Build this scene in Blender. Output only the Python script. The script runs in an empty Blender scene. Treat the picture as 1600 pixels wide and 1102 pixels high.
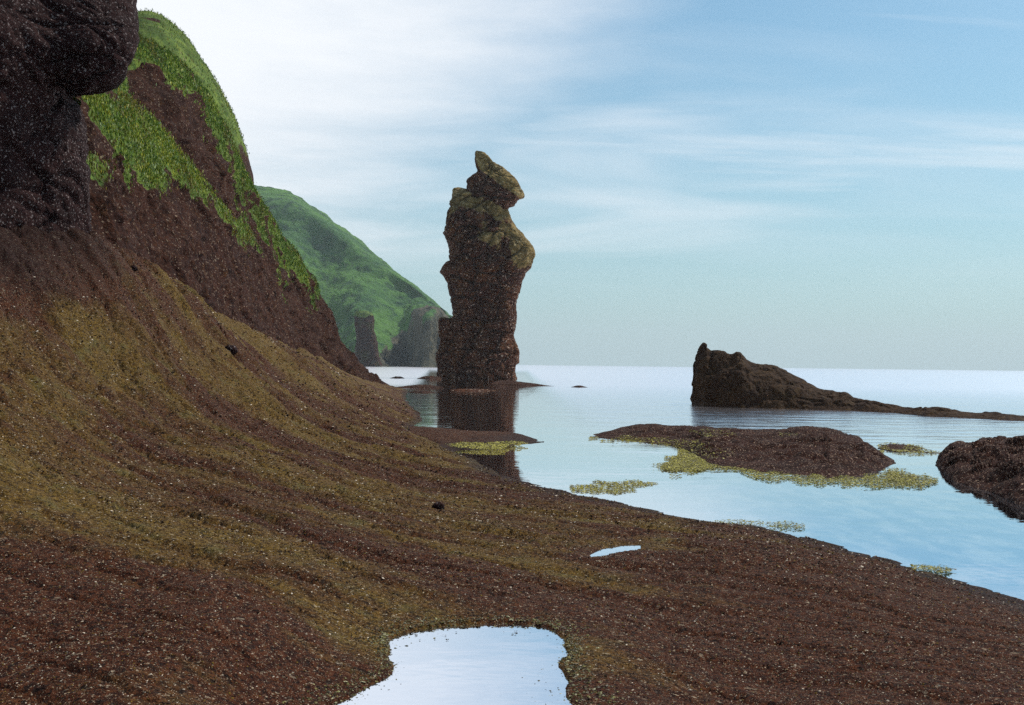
import bpy, math, random
import numpy as np
from mathutils import Matrix, Vector

scene = bpy.context.scene
rng = np.random.default_rng(11)
random.seed(11)

# ------------------------------------------------------------------ camera
CAM_H, FPX, HALF_W, HALF_H = 2.0, 1689.0, 800.0, 551.0
PITCH = math.atan(18.5 / FPX)
ROLL = math.atan(0.0115)
R0, F0 = np.array([1.0, 0, 0]), np.array([0, math.cos(PITCH), math.sin(PITCH)])
U0 = np.cross(R0, F0)
CX = math.cos(ROLL) * R0 + math.sin(ROLL) * U0
CY = -math.sin(ROLL) * R0 + math.cos(ROLL) * U0
CAM = np.array([0, 0, CAM_H])
cd = bpy.data.cameras.new('camera')
cam = bpy.data.objects.new('camera', cd)
scene.collection.objects.link(cam)
cd.sensor_width, cd.lens = 36.0, 36.0 * FPX / 1600.0
cd.clip_start, cd.clip_end = 0.05, 60000
cam.matrix_world = Matrix(((CX[0], CY[0], -F0[0], CAM[0]), (CX[1], CY[1], -F0[1], CAM[1]),
                           (CX[2], CY[2], -F0[2], CAM[2]), (0, 0, 0, 1)))
scene.camera = cam

# ------------------------------------------------------------------ world, sun, exposure
SUN_EL, SUN_AZ = math.radians(52), math.radians(60)      # azimuth measured from +Y towards +X
EXPOSURE = 0.13
SUN_STRENGTH, SUN_ANGLE = 3.3, 6.0


class NT:
    """small helper for building node trees"""
    def __init__(self, tree):
        self.t = tree
        tree.nodes.clear()

    def n(self, kind, **kw):
        nd = self.t.nodes.new(kind)
        for k, v in kw.items():
            setattr(nd, k, v)
        return nd

    def put(self, sock, v):
        if isinstance(v, bpy.types.NodeSocket):
            self.t.links.new(v, sock)
        elif isinstance(v, (tuple, list)) and len(v) == 3 and sock.type == 'RGBA':
            sock.default_value = (*v, 1)
        else:
            sock.default_value = v

    def math(self, op, a, b=None, c=None, clamp=False):
        nd = self.n('ShaderNodeMath', operation=op, use_clamp=clamp)
        for i, v in enumerate((a, b, c)):
            if v is not None:
                self.put(nd.inputs[i], v)
        return nd.outputs[0]

    def mix(self, f, a, b):
        nd = self.n('ShaderNodeMix', data_type='RGBA')
        self.put(nd.inputs[0], f)
        self.put(nd.inputs[6], a)
        self.put(nd.inputs[7], b)
        return nd.outputs[2]

    def ss(self, x, lo, hi, a=0.0, b=1.0):
        nd = self.n('ShaderNodeMapRange', interpolation_type='SMOOTHSTEP')
        self.put(nd.inputs[0], x)
        for i, v in enumerate((lo, hi, a, b)):
            self.put(nd.inputs[1 + i], v)
        return nd.outputs[0]

    def noise(self, vec, scale, detail=4, rough=0.55, dist=0.0):
        nd = self.n('ShaderNodeTexNoise')
        self.put(nd.inputs['Vector'], vec)
        nd.inputs['Scale'].default_value = scale
        nd.inputs['Detail'].default_value = detail
        nd.inputs['Roughness'].default_value = rough
        nd.inputs['Distortion'].default_value = dist
        return nd.outputs['Fac']

    def mapping(self, vec, rot=(0, 0, 0), scale=(1, 1, 1), loc=(0, 0, 0)):
        nd = self.n('ShaderNodeMapping')
        self.put(nd.inputs['Vector'], vec)
        nd.inputs['Rotation'].default_value = rot
        nd.inputs['Scale'].default_value = scale
        nd.inputs['Location'].default_value = loc
        return nd.outputs[0]


world = bpy.data.worlds.new('World')
scene.world = world
world.use_nodes = True
T = NT(world.node_tree)
tc = T.n('ShaderNodeTexCoord').outputs['Generated']
sep = T.n('ShaderNodeSeparateXYZ')
T.put(sep.inputs[0], tc)
dx, dy, dz = sep.outputs
sky = T.n('ShaderNodeTexSky', sky_type='NISHITA', sun_disc=False)
sky.sun_elevation, sky.sun_rotation = SUN_EL, SUN_AZ
sky.dust_density, sky.ozone_density, sky.air_density = 1.0, 2.0, 1.0
bg_sky = T.n('ShaderNodeBackground')
tint = T.n('ShaderNodeMix', data_type='RGBA', blend_type='MULTIPLY')
tint.inputs[0].default_value = 1.0
T.put(tint.inputs[6], sky.outputs[0])
tint.inputs[7].default_value = (0.70, 1.05, 1.09, 1)
T.put(bg_sky.inputs[0], tint.outputs[2])
bg_sky.inputs[1].default_value = 0.104
dzc = T.math('MAXIMUM', dz, 0.0)
den = T.math('ADD', dzc, 0.10)
comb = T.n('ShaderNodeCombineXYZ')
T.put(comb.inputs[0], T.math('DIVIDE', dx, den))
T.put(comb.inputs[1], T.math('DIVIDE', dy, den))
pl = comb.outputs[0]
# thin cirrus drawn out in streaks
streak = T.noise(T.mapping(pl, rot=(0, 0, math.radians(9)), scale=(0.38, 1.3, 1), loc=(3.1, 0.4, 0)), 1.0, 6, 0.58, 0.5)
puff = T.noise(T.mapping(pl, scale=(0.8, 1.1, 1), loc=(1.7, 5.2, 0)), 1.1, 7, 0.6, 0.3)
# broad bright bank of thin cloud to the upper left
def direction(az, el):
    a, e = math.radians(az), math.radians(el)
    return (math.sin(a) * math.cos(e), math.cos(a) * math.cos(e), math.sin(e))
vd = T.n('ShaderNodeVectorMath', operation='DOT_PRODUCT')
T.put(vd.inputs[0], tc)
vd.inputs[1].default_value = direction(-34, 32)
prox = T.math('ADD', vd.outputs['Value'], T.math('MULTIPLY', T.math('SUBTRACT', puff, 0.5), 0.20))
bank = T.ss(prox, 0.74, 0.93)
cir = T.math('MULTIPLY', T.ss(streak, 0.46, 0.70), T.ss(dz, 0.10, 0.21))
hazef = T.math('POWER', 2.718, T.math('MULTIPLY', dzc, -5.2))
hz = T.n('ShaderNodeBackground')
hz.inputs[0].default_value = (0.45, 0.595, 0.63, 1)
hz.inputs[1].default_value = 1.0
cl = T.n('ShaderNodeBackground')
cl.inputs[0].default_value = (0.86, 0.89, 0.93, 1)
cl.inputs[1].default_value = 1.03
m1 = T.n('ShaderNodeMixShader')
T.put(m1.inputs[0], T.math('MULTIPLY', hazef, 0.97))
T.put(m1.inputs[1], bg_sky.outputs[0])
T.put(m1.inputs[2], hz.outputs[0])
m2 = T.n('ShaderNodeMixShader')
veil = T.noise(T.mapping(pl, rot=(0, 0, math.radians(30)), scale=(0.50, 1.15, 1), loc=(9.3, 2.2, 0)), 0.8, 5, 0.52, 0.9)
veilf = T.math('MULTIPLY', T.ss(veil, 0.40, 0.74), T.math('MULTIPLY', T.ss(dz, 0.03, 0.16), T.ss(vd.outputs['Value'], 0.56, 0.80, 0.40, 1.0)))
cmask = T.math('MAXIMUM', bank, T.math('MAXIMUM', T.math('MULTIPLY', cir, 0.60), T.math('MULTIPLY', veilf, 0.62)))
T.put(m2.inputs[0], cmask)
T.put(m2.inputs[1], m1.outputs[0])
T.put(m2.inputs[2], cl.outputs[0])
wo = T.n('ShaderNodeOutputWorld')
T.put(wo.inputs[0], m2.outputs[0])

sd = bpy.data.lights.new('sun', 'SUN')
sd.energy, sd.angle, sd.color = SUN_STRENGTH, math.radians(SUN_ANGLE), (1.0, 0.95, 0.86)
sun = bpy.data.objects.new('sun', sd)
scene.collection.objects.link(sun)
sdir = Vector((math.sin(SUN_AZ) * math.cos(SUN_EL), math.cos(SUN_AZ) * math.cos(SUN_EL), math.sin(SUN_EL)))
sun.rotation_euler = sdir.to_track_quat('Z', 'Y').to_euler()
sun.location = sdir * 300
vs = scene.view_settings
vs.view_transform, vs.look, vs.gamma, vs.use_curve_mapping, vs.exposure = 'Standard', 'None', 1.0, False, EXPOSURE
scene.cycles.use_denoising = False
scene.cycles.max_bounces = 5
scene.cycles.transparent_max_bounces = 4


# ------------------------------------------------------------------ geometry helpers
def ray(px, py):
    px, py = np.asarray(px, float), np.asarray(py, float)
    return F0 + ((px - HALF_W) / FPX)[..., None] * CX - ((py - HALF_H) / FPX)[..., None] * CY


def W(px, py, Y):
    """the place at depth Y (metres north of the viewer) seen in direction px, py"""
    d = ray(px, py)
    return CAM + d * (np.asarray(Y, float) / d[..., 1])[..., None]


def G(px, py, z=0.0):
    """the place at height z seen in direction px, py"""
    d = ray(px, py)
    return CAM + d * ((z - CAM_H) / d[..., 2])[..., None]


def proj(P):
    v = P - CAM
    w = v @ F0
    w = np.where(np.abs(w) < 1e-6, 1e-6, w)
    return HALF_W + FPX * (v @ CX) / w, HALF_H - FPX * (v @ CY) / w


def _hash(ix, iy, iz, seed):
    h = (ix * 374761393 + iy * 668265263 + iz * 2147483647 + seed * 1274126177) & 0xFFFFFFFF
    h = ((h ^ (h >> 13)) * 1274126177) & 0xFFFFFFFF
    h = ((h ^ (h >> 16)) * 2246822519) & 0xFFFFFFFF
    return h ^ (h >> 15)


def vnoise(P, seed=0):
    """smooth value noise in -1..1"""
    Pi = np.floor(P).astype(np.int64)
    f = P - Pi
    f = f * f * f * (f * (f * 6 - 15) + 10)
    out = 0
    for a in (0, 1):
        wx = f[:, 0] if a else 1 - f[:, 0]
        for b in (0, 1):
            wy = f[:, 1] if b else 1 - f[:, 1]
            for c in (0, 1):
                wz = f[:, 2] if c else 1 - f[:, 2]
                h = _hash(Pi[:, 0] + a, Pi[:, 1] + b, Pi[:, 2] + c, seed)
                out = out + wx * wy * wz * (h / 2147483647.5 - 1.0)
    return out


ROT = np.array([[0.36, 0.48, -0.8], [-0.8, 0.6, 0.0], [0.48, 0.64, 0.6]])


def fbm(P, octs=4, seed=0, gain=0.5, ridged=False):
    out, a, tot = np.zeros(len(P)), 1.0, 0.0
    Q = P.copy()
    for o in range(octs):
        v = vnoise(Q, seed + o * 17)
        if ridged:
            v = 1 - 2 * np.abs(v) ** 0.8
        out += a * v
        tot += a
        a *= gain
        Q = (Q @ ROT) * 2.03 + 7.7
    return out / tot * 1.5


def worley(P, seed=0):
    """F1, F2 distances and an id of the nearest cell"""
    Pi = np.floor(P).astype(np.int64)
    f1 = np.full(len(P), 9.0)
    f2 = np.full(len(P), 9.0)
    cid = np.zeros(len(P))
    for a in (-1, 0, 1):
        for b in (-1, 0, 1):
            for c in (-1, 0, 1):
                q = Pi + (a, b, c)
                h = [_hash(q[:, 0], q[:, 1], q[:, 2], seed + k) / 4294967295.0 for k in range(3)]
                d = np.sqrt(sum((q[:, k] + h[k] - P[:, k]) ** 2 for k in range(3)))
                near = d < f1
                f2 = np.where(near, f1, np.minimum(f2, d))
                cid = np.where(near, h[0], cid)
                f1 = np.where(near, d, f1)
    return f1, f2, cid


def sstep(x, a, b):
    t = np.clip((x - a) / (b - a), 0, 1)
    return t * t * (3 - 2 * t)


def poly_sd(px, py, poly):
    """signed distance to a polygon, positive inside"""
    poly = np.asarray(poly, float)
    px, py = np.ravel(px), np.ravel(py)
    d = np.full(len(px), 1e9)
    inside = np.zeros(len(px), bool)
    n = len(poly)
    for i in range(n):
        (ax, ay), (bx, by) = poly[i], poly[(i + 1) % n]
        ex, ey = bx - ax, by - ay
        t = np.clip(((px - ax) * ex + (py - ay) * ey) / (ex * ex + ey * ey + 1e-12), 0, 1)
        d = np.minimum(d, np.hypot(px - ax - t * ex, py - ay - t * ey))
        cond = ((ay > py) != (by > py)) & (px < (bx - ax) * (py - ay) / (by - ay + 1e-12) + ax)
        inside ^= cond
    return np.where(inside, d, -d)


def mesh_obj(name, V, Fc, mat=None, parent=None, attrs=None, smooth=True, colors=None):
    V = np.asarray(V, np.float32)
    me = bpy.data.meshes.new(name)
    Fc = np.asarray(Fc, np.int32)
    k = Fc.shape[1]
    me.vertices.add(len(V))
    me.vertices.foreach_set('co', V.ravel())
    me.loops.add(Fc.size)
    me.loops.foreach_set('vertex_index', Fc.ravel())
    me.polygons.add(len(Fc))
    me.polygons.foreach_set('loop_start', np.arange(0, Fc.size, k, dtype=np.int32))
    me.polygons.foreach_set('loop_total', np.full(len(Fc), k, np.int32))
    me.polygons.foreach_set('use_smooth', np.full(len(Fc), smooth, bool))
    for an, av in (attrs or {}).items():
        at = me.attributes.new(an, 'FLOAT', 'POINT')
        at.data.foreach_set('value', np.asarray(av, np.float32))
    if colors is not None:
        at = me.attributes.new('tone', 'FLOAT_COLOR', 'POINT')
        c4 = np.ones((len(V), 4), np.float32)
        c4[:, :3] = colors
        at.data.foreach_set('color', c4.ravel())
    me.update(calc_edges=True)
    if mat:
        me.materials.append(mat)
    o = bpy.data.objects.new(name, me)
    scene.collection.objects.link(o)
    if parent:
        o.parent = parent
    return o


def thing(o, label, cat, group=None):
    o['label'], o['category'] = label, cat
    if group:
        o['group'] = group
    return o


def structure(o, label=None):
    o['kind'] = 'structure'
    if label:
        o['label'] = label
    return o


def grid_faces(nu, nv, closed=False):
    i = np.arange(nu if closed else nu - 1)[:, None]
    j = np.arange(nv - 1)[None, :]
    a = i * nv + j
    b = ((i + 1) % nu) * nv + j
    return np.stack([a, b, b + 1, a + 1], -1).reshape(-1, 4)


def crom(C, N, axis):
    """Catmull-Rom resampling of control rows along an axis"""
    C = np.moveaxis(C, axis, 0)
    n = len(C)
    t = np.linspace(0, n - 1, N)
    i = np.minimum(t.astype(int), n - 2)
    f = (t - i)
    f = f.reshape((-1,) + (1,) * (C.ndim - 1))
    ext = np.concatenate([2 * C[:1] - C[1:2], C, 2 * C[-1:] - C[-2:-1]])
    p0, p1, p2, p3 = ext[i], ext[i + 1], ext[i + 2], ext[i + 3]
    k = 0.42
    m1, m2 = k * (p2 - p0), k * (p3 - p1)
    f2, f3 = f * f, f * f * f
    out = (2 * f3 - 3 * f2 + 1) * p1 + (f3 - 2 * f2 + f) * m1 + (-2 * f3 + 3 * f2) * p2 + (f3 - f2) * m2
    return np.moveaxis(out, 0, axis)


def grid_normals(P):
    du = np.gradient(P, axis=0)
    dv = np.gradient(P, axis=1)
    n = np.cross(du, dv)
    return n / (np.linalg.norm(n, axis=-1, keepdims=True) + 1e-9)


def loft(cols, NU, NV):
    """surface through columns of (px, py, Y) points"""
    C = np.array(cols, float)
    Wc = W(C[..., 0], C[..., 1], C[..., 2])
    P = crom(crom(Wc, NU, 0), NV, 1)
    n = grid_normals(P)
    if np.mean(n[..., 1]) > 0:
        n = -n
    return P, n


def rock_relief(P, scale, seed, blocks=0.5, strata=0.35, dip=(0.25, 0.1, 1.0)):
    """broken rock: big lumps, angular blocks, bedding steps and fine roughness, about -1..1"""
    Q = P / scale
    warp = np.stack([fbm(Q * 0.7, 2, seed + k) for k in (91, 92, 93)], -1) * 0.35
    big = fbm(Q * 0.45, 3, seed)
    f1, f2, cid = worley(Q * np.array([1.0, 1.0, 1.3]) + warp, seed + 5)
    blk = (cid - 0.5) * 1.2 - 0.9 * np.exp(-((f2 - f1) / 0.10) ** 2)
    g1, g2, cid2 = worley(Q * 2.7 + warp * 2, seed + 9)
    blk2 = (cid2 - 0.5) - 0.7 * np.exp(-((g2 - g1) / 0.12) ** 2)
    s = (Q + warp * 0.6) @ np.array(dip) * 1.6
    fr = s - np.floor(s)
    lay = (_hash(np.floor(s).astype(np.int64), 0, 0, seed) / 4294967295.0 - 0.5) - 0.5 * np.exp(-(np.minimum(fr, 1 - fr) / 0.09) ** 2)
    fine = fbm(Q * 4.0, 4, seed + 3, 0.6)
    return 0.8 * big + blocks * (0.7 * blk + 0.35 * blk2) + strata * lay + 0.28 * fine


# ------------------------------------------------------------------ materials
def new_mat(name):
    m = bpy.data.materials.new(name)
    m.use_nodes = True
    t = NT(m.node_tree)
    out = t.n('ShaderNodeOutputMaterial')
    b = t.n('ShaderNodeBsdfPrincipled')
    t.put(out.inputs[0], b.outputs[0])
    geo = t.n('ShaderNodeNewGeometry')
    return m, t, b, geo.outputs['Position'], geo


def attr(t, name, out='Fac'):
    a = t.n('ShaderNodeAttribute', attribute_name=name)
    return a.outputs[out]


def bump(t, b, h, strength, dist):
    bp = t.n('ShaderNodeBump')
    bp.inputs['Strength'].default_value = strength
    bp.inputs['Distance'].default_value = dist
    t.put(bp.inputs['Height'], h)
    t.put(b.inputs['Normal'], bp.outputs[0])


def rock_mat(name, dark, mid, light, grain, speck, grass_cols=None, speck_col=(0.42, 0.38, 0.34), rough=0.85, speck_t=0.66):
    """rock with mottling, pale lichen and barnacle specks of a given grain (m), and turf where the mesh says so"""
    m, t, b, pos, geo = new_mat(name)
    n1 = t.noise(pos, 0.9 / grain / 10, 6, 0.6, 0.4)
    n2 = t.noise(pos, 0.35 / grain, 4, 0.65)
    n3 = t.noise(pos, 1.0 / grain, 2, 0.5)
    c = t.mix(t.ss(n1, 0.35, 0.65), dark, mid)
    c = t.mix(t.math('MULTIPLY', t.ss(n2, 0.50, 0.72), 0.8), c, light)
    c = t.mix(t.math('MULTIPLY', t.ss(n3, 0.55, 0.40), 0.55), c, tuple(x * 0.35 for x in dark))
    n4 = t.noise(t.mapping(pos, loc=(31, 7, 3)), 1.25 / grain, 1, 0.5)
    c = t.mix(t.math('MULTIPLY', t.ss(n4, speck_t, speck_t + 0.05), speck), c, speck_col)
    h = t.math('ADD', t.math('MULTIPLY', n2, 0.7), t.math('MULTIPLY', n3, 0.5))
    if grass_cols:
        g = attr(t, 'grass')
        gn = t.noise(pos, 0.5 / grain, 4, 0.7)
        gm = t.ss(t.math('ADD', g, t.math('MULTIPLY', t.math('SUBTRACT', gn, 0.5), 0.9)), 0.42, 0.58)
        g2 = t.noise(t.mapping(pos, loc=(5, 9, 2)), 0.12 / grain, 5, 0.65)
        gc = t.mix(t.ss(g2, 0.36, 0.64), grass_cols[0], grass_cols[1])
        g4 = t.noise(t.mapping(pos, loc=(8, 3, 2)), 0.035 / grain, 4, 0.7)
        gc = t.mix(t.math('MULTIPLY', t.ss(g4, 0.56, 0.40), 0.7), gc, tuple(x * 0.6 for x in grass_cols[0]))
        g3 = t.noise(t.mapping(pos, loc=(15, 1, 2)), 0.8 / grain, 2, 0.6)
        gc = t.mix(t.ss(g3, 0.55, 0.7), gc, grass_cols[2])
        c = t.mix(gm, c, gc)
    t.put(b.inputs['Base Color'], c)
    b.inputs['Roughness'].default_value = rough
    b.inputs['Specular IOR Level'].default_value = 0.08
    bump(t, b, h, 0.9, grain * 1.2)
    return m


GRASS = ((0.075, 0.125, 0.028), (0.14, 0.19, 0.03), (0.07, 0.045, 0.015))
M_near = rock_mat('dark_cliff_rock', (0.015, 0.0052, 0.005), (0.025, 0.009, 0.0085), (0.036, 0.0135, 0.0115), 0.05, 0.8, None, (0.20, 0.16, 0.15), speck_t=0.63)
M_cliff = rock_mat('brown_cliff_rock', (0.022, 0.0065, 0.004), (0.042, 0.0135, 0.007), (0.064, 0.026, 0.009), 0.10, 0.55, GRASS, (0.28, 0.20, 0.14), speck_t=0.645)
M_stack = rock_mat('stack_rock', (0.040, 0.0125, 0.007), (0.085, 0.030, 0.013), (0.14, 0.062, 0.020), 0.28, 0.75,
                   ((0.13, 0.085, 0.030), (0.26, 0.18, 0.065), (0.36, 0.29, 0.16)), (0.46, 0.34, 0.26), speck_t=0.635)
M_skerry = rock_mat('wet_reef_rock', (0.018, 0.0048, 0.0027), (0.036, 0.0095, 0.0048), (0.052, 0.018, 0.007), 0.045, 0.7, None, (0.40, 0.27, 0.19), 0.85, 0.63)
M_outcrop = rock_mat('smooth_outcrop_rock', (0.032, 0.015, 0.008), (0.050, 0.025, 0.011), (0.075, 0.042, 0.016), 0.14, 0.15, None, (0.2, 0.15, 0.10), 0.8)


def hill_mat():
    m, t, b, pos, geo = new_mat('headland_turf_and_cliff')
    g = attr(t, 'grass')
    n1 = t.noise(pos, 0.02, 6, 0.6, 0.4)
    n2 = t.noise(t.mapping(pos, loc=(50, 3, 9)), 0.09, 5, 0.65)
    n3 = t.noise(pos, 0.35, 3, 0.6)
    gc = t.mix(t.ss(n1, 0.36, 0.64), (0.034, 0.090, 0.028), (0.085, 0.180, 0.036))
    gc = t.mix(t.math('MULTIPLY', t.ss(n2, 0.55, 0.35), 0.75), gc, (0.012, 0.042, 0.022))
    gc = t.mix(t.math('MULTIPLY', t.ss(n3, 0.55, 0.75), 0.5), gc, (0.08, 0.17, 0.05))
    rk = t.mix(t.ss(t.noise(t.mapping(pos, scale=(1, 1, 0.25)), 0.12, 5, 0.65), 0.35, 0.65), (0.040, 0.042, 0.030), (0.115, 0.098, 0.064))
    gm = t.ss(t.math('ADD', g, t.math('MULTIPLY', t.math('SUBTRACT', n2, 0.5), 1.0)), 0.4, 0.6)
    t.put(b.inputs['Base Color'], t.mix(gm, rk, gc))
    b.inputs['Roughness'].default_value = 0.9
    b.inputs['Specular IOR Level'].default_value = 0.1
    bump(t, b, t.math('ADD', n2, t.math('MULTIPLY', n3, 0.4)), 0.8, 6.0)
    return m


M_hill = hill_mat()


def shore_mat():
    m, t, b, pos, geo = new_mat('weedy_shore_rock')
    ol = attr(t, 'weed')
    a1 = t.noise(pos, 3.0, 6, 0.7)
    a2 = t.noise(t.mapping(pos, loc=(9, 2, 4)), 22.0, 4, 0.7)
    a3 = t.noise(t.mapping(pos, loc=(19, 2, 4)), 75.0, 2, 0.6)
    rock = t.mix(t.ss(a2, 0.36, 0.64), (0.026, 0.0062, 0.003), (0.096, 0.029, 0.011))
    weed = t.mix(t.ss(a2, 0.35, 0.65), (0.056, 0.027, 0.006), (0.190, 0.108, 0.020))
    weed = t.mix(t.math('MULTIPLY', t.ss(a1, 0.5, 0.68), 0.6), weed, (0.12, 0.10, 0.03))
    f = t.ss(t.math('ADD', ol, t.math('MULTIPLY', t.math('SUBTRACT', a1, 0.5), 0.9)), 0.15, 0.95)
    c = t.mix(f, rock, weed)
    c = t.mix(t.math('MULTIPLY', attr(t, 'foot_dark'), 0.85), c, t.mix(t.ss(a2, 0.36, 0.64), (0.012, 0.0045, 0.004), (0.040, 0.015, 0.012)))
    # barnacles and shell grit: fine close by, coarser lumps among the far stones
    for sc, th, k in ((120.0, 0.645, 0.8), (55.0, 0.66, 0.8), (26.0, 0.68, 0.6), (11.0, 0.70, 0.3)):
        s = t.noise(t.mapping(pos, loc=(sc, 3, 1)), sc, 1.5, 0.6)
        c = t.mix(t.math('MULTIPLY', t.ss(s, th, th + 0.05), k), c, (0.48, 0.38, 0.26))
        if sc < 20:
            continue
        s2 = t.noise(t.mapping(pos, loc=(3, sc, 8)), sc * 0.9, 1.5, 0.6)
        c = t.mix(t.math('MULTIPLY', t.ss(s2, 0.40, 0.34), 0.75), c, (0.008, 0.005, 0.004))
    c = t.mix(t.math('MULTIPLY', attr(t, 'foot_dark'), 0.6), c, (0.022, 0.009, 0.008))
    sp = t.n('ShaderNodeSeparateXYZ')
    t.put(sp.inputs[0], pos)
    wet = t.ss(t.math('ADD', sp.outputs[2], t.math('MULTIPLY', t.math('SUBTRACT', a1, 0.5), 0.10)), 0.13, 0.03)
    dk = t.n('ShaderNodeMix', data_type='RGBA', blend_type='MULTIPLY')
    t.put(dk.inputs[0], wet)
    t.put(dk.inputs[6], c)
    dk.inputs[7].default_value = (0.45, 0.42, 0.42, 1)
    t.put(b.inputs['Base Color'], dk.outputs[2])
    t.put(b.inputs['Roughness'], t.ss(wet, 0.0, 1.0, 0.8, 0.65))
    b.inputs['Specular IOR Level'].default_value = 0.08
    bump(t, b, t.math('ADD', t.math('MULTIPLY', a2, 1.0), t.math('MULTIPLY', a3, 0.4)), 1.0, 0.05)
    return m


M_shore = shore_mat()


def tone_mat(name, rough=0.8, spec=0.25, trans=0.0):
    m, t, b, pos, geo = new_mat(name)
    col = attr(t, 'tone', 'Color')
    n = t.noise(pos, 40, 3, 0.6)
    c = t.mix(t.ss(n, 0.3, 0.7), col, (0, 0, 0))
    mx = t.mix(0.3, col, c)
    t.put(b.inputs['Base Color'], mx)
    b.inputs['Roughness'].default_value = rough
    b.inputs['Specular IOR Level'].default_value = spec
    return m


M_grit = tone_mat('loose_stone', 0.8, 0.08)
M_weed = tone_mat('bladder_weed', 0.55, 0.35)
M_turf = tone_mat('turf_blades', 0.8, 0.1)


def water_mat(name, tint, fine, rough):
    m, t, b, pos, geo = new_mat(name)
    t.put(b.inputs['Base Color'], tint)
    b.inputs['Metallic'].default_value = 1.0
    b.inputs['Roughness'].default_value = rough
    p2 = t.mapping(pos, scale=(0.55, 1.0, 1.0))
    h = t.noise(p2, 3.0, 3, 0.55)
    if not fine:
        # sheltered water near the shore, choppier open sea; bluer tint close by on the right, mottled like ripples
        sp = t.n('ShaderNodeSeparateXYZ')
        t.put(sp.inputs[0], pos)
        X, Y_ = sp.outputs[0], sp.outputs[1]
        right = t.math('MULTIPLY', t.ss(t.math('ADD', X, t.math('MULTIPLY', Y_, -0.12)), -1.0, 2.0), t.ss(Y_, 24, 34))
        h = t.math('ADD', t.math('MULTIPLY', t.noise(p2, 0.45, 2, 0.5), 2.0), t.math('MULTIPLY', h, 0.5))
        h = t.math('MULTIPLY', h, t.ss(Y_, 22, 60, 0.22, 0.55))
        big = t.math('MULTIPLY', t.noise(t.mapping(pos, scale=(0.5, 1.0, 1.0), loc=(4, 8, 0)), 1.1, 2, 0.45), t.math('MULTIPLY', right, 4.2))
        open_ = t.math('MULTIPLY', t.ss(t.math('ADD', X, t.math('MULTIPLY', Y_, -0.008)), 0.0, 3.5), t.ss(Y_, 15, 38))
        h = t.math('ADD', t.math('MULTIPLY', h, t.math('ADD', 1.0, t.math('MULTIPLY', open_, 7.0))), big)
        left = t.math('MULTIPLY', t.ss(t.math('ADD', X, t.math('MULTIPLY', Y_, 0.070)), 0.0, -3.0), t.ss(Y_, 60, 110))
        rg = t.math('MAXIMUM', t.ss(Y_, 140, 420, 0.02, 0.25), t.math('MULTIPLY', open_, t.ss(Y_, 24, 120, 0.13, 0.27)))
        rg = t.math('MAXIMUM', rg, t.math('MULTIPLY', left, 0.26))
        t.put(b.inputs['Roughness'], rg)
        near = t.math('MULTIPLY', t.ss(Y_, 30.0, 12.0), t.ss(X, 1.6, 4.6))
        pn = t.noise(t.mapping(pos, scale=(1, 0.45, 1)), 2.6, 4, 0.65)
        near = t.math('MULTIPLY', near, t.ss(pn, 0.32, 0.60, 0.60, 1.0))
        t.put(b.inputs['Base Color'], t.mix(near, tint, (0.20, 0.47, 0.69)))
    bump(t, b, h, 1.0, 0.003 if fine else 0.020)
    return m


M_sea = water_mat('sea_water', (1.0, 0.95, 0.99), False, 0.05)
M_pool = water_mat('pool_water', (0.80, 0.84, 0.92), True, 0.03)

# ------------------------------------------------------------------ sea
S = 3900.0
sea = mesh_obj('sea', [(-S, -30, 0), (S, -30, 0), (S, S, 0), (-S, S, 0)], [(0, 1, 2, 3)], M_sea)
structure(sea, 'calm pale sea reflecting the bright sky')

# ------------------------------------------------------------------ foreground shore
SHORE = [(562, 575, 0), (612, 604, 0), (640, 632, 0), (660, 656, 0), (690, 690, 0), (740, 718, 0), (800, 748, 0), (880, 766, 0), (960, 784, 0),
         (1030, 800, 0), (1100, 815, 0), (1200, 824, 0), (1300, 850, 0), (1400, 876, 0), (1450, 893, 0), (1520, 915, 0),
         (1600, 938, 0), (1800, 990, 0), (2100, 1060, 0)]
cp = []
for (px, py, z) in SHORE[1:]:
    p = G(px, py, 0.0)
    cp.append(p)
    q = G(px, py - 0.22 * (py - 569), 0.0)
    cp.append((q[0] + 0.02 * q[1], q[1], -0.55))
for (px, py, Y) in [(0, 1102, 4.8), (300, 1102, 4.55), (0, 950, 6.2), (300, 980, 5.9), (0, 800, 8.0), (0, 680, 10.2), (0, 600, 12), (0, 500, 14), (0, 450, 15), (0, 370, 17),
                    (150, 360, 20), (150, 450, 18.0), (150, 560, 15.5), (150, 700, 12), (230, 412, 25), (300, 455, 30), (360, 495, 37),
                    (420, 530, 47), (520, 576, 66), (560, 592, 80), (300, 560, 20.5), (420, 590, 30), (400, 700, 14.5), (300, 820, 9),
                    (500, 700, 17), (500, 620, 30), (560, 640, 33), (600, 700, 21), (640, 760, 15), (700, 760, 16), (400, 850, 8.5), (600, 850, 9.6), (750, 860, 9.9), (900, 850, 10.5),
                    (1100, 880, 9.6), (1200, 950, 8.0), (1500, 1050, 6.4), (1200, 1060, 6.35), (1000, 950, 8.1), (1000, 1080, 6.1), (1500, 960, 8.3), (1700, 1070, 6.2),
                    (-300, 400, 15), (-300, 700, 8.5), (-300, 1000, 5.0), (-800, 500, 11), (-800, 900, 5.5)]:
    cp.append(W(px, py, Y))
for (px, py, Y, drop) in [(0, 370, 24, 0.9), (150, 360, 26, 0.9), (300, 455, 38, .6), (420, 530, 58, .6), (520, 576, 80, .5), (-300, 330, 22, 0.5)]:
    p = W(px, py, Y)
    p[2] -= drop
    cp.append(p)
for u in (-2.5, -1.2, -0.4, 0.0, 0.4, 1.2, 2.5):
    cp.append((u * 0.7, 0.7, 0.36))
    cp.append((u * 2.2, 2.2, 0.40 - 0.04 * u))
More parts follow.
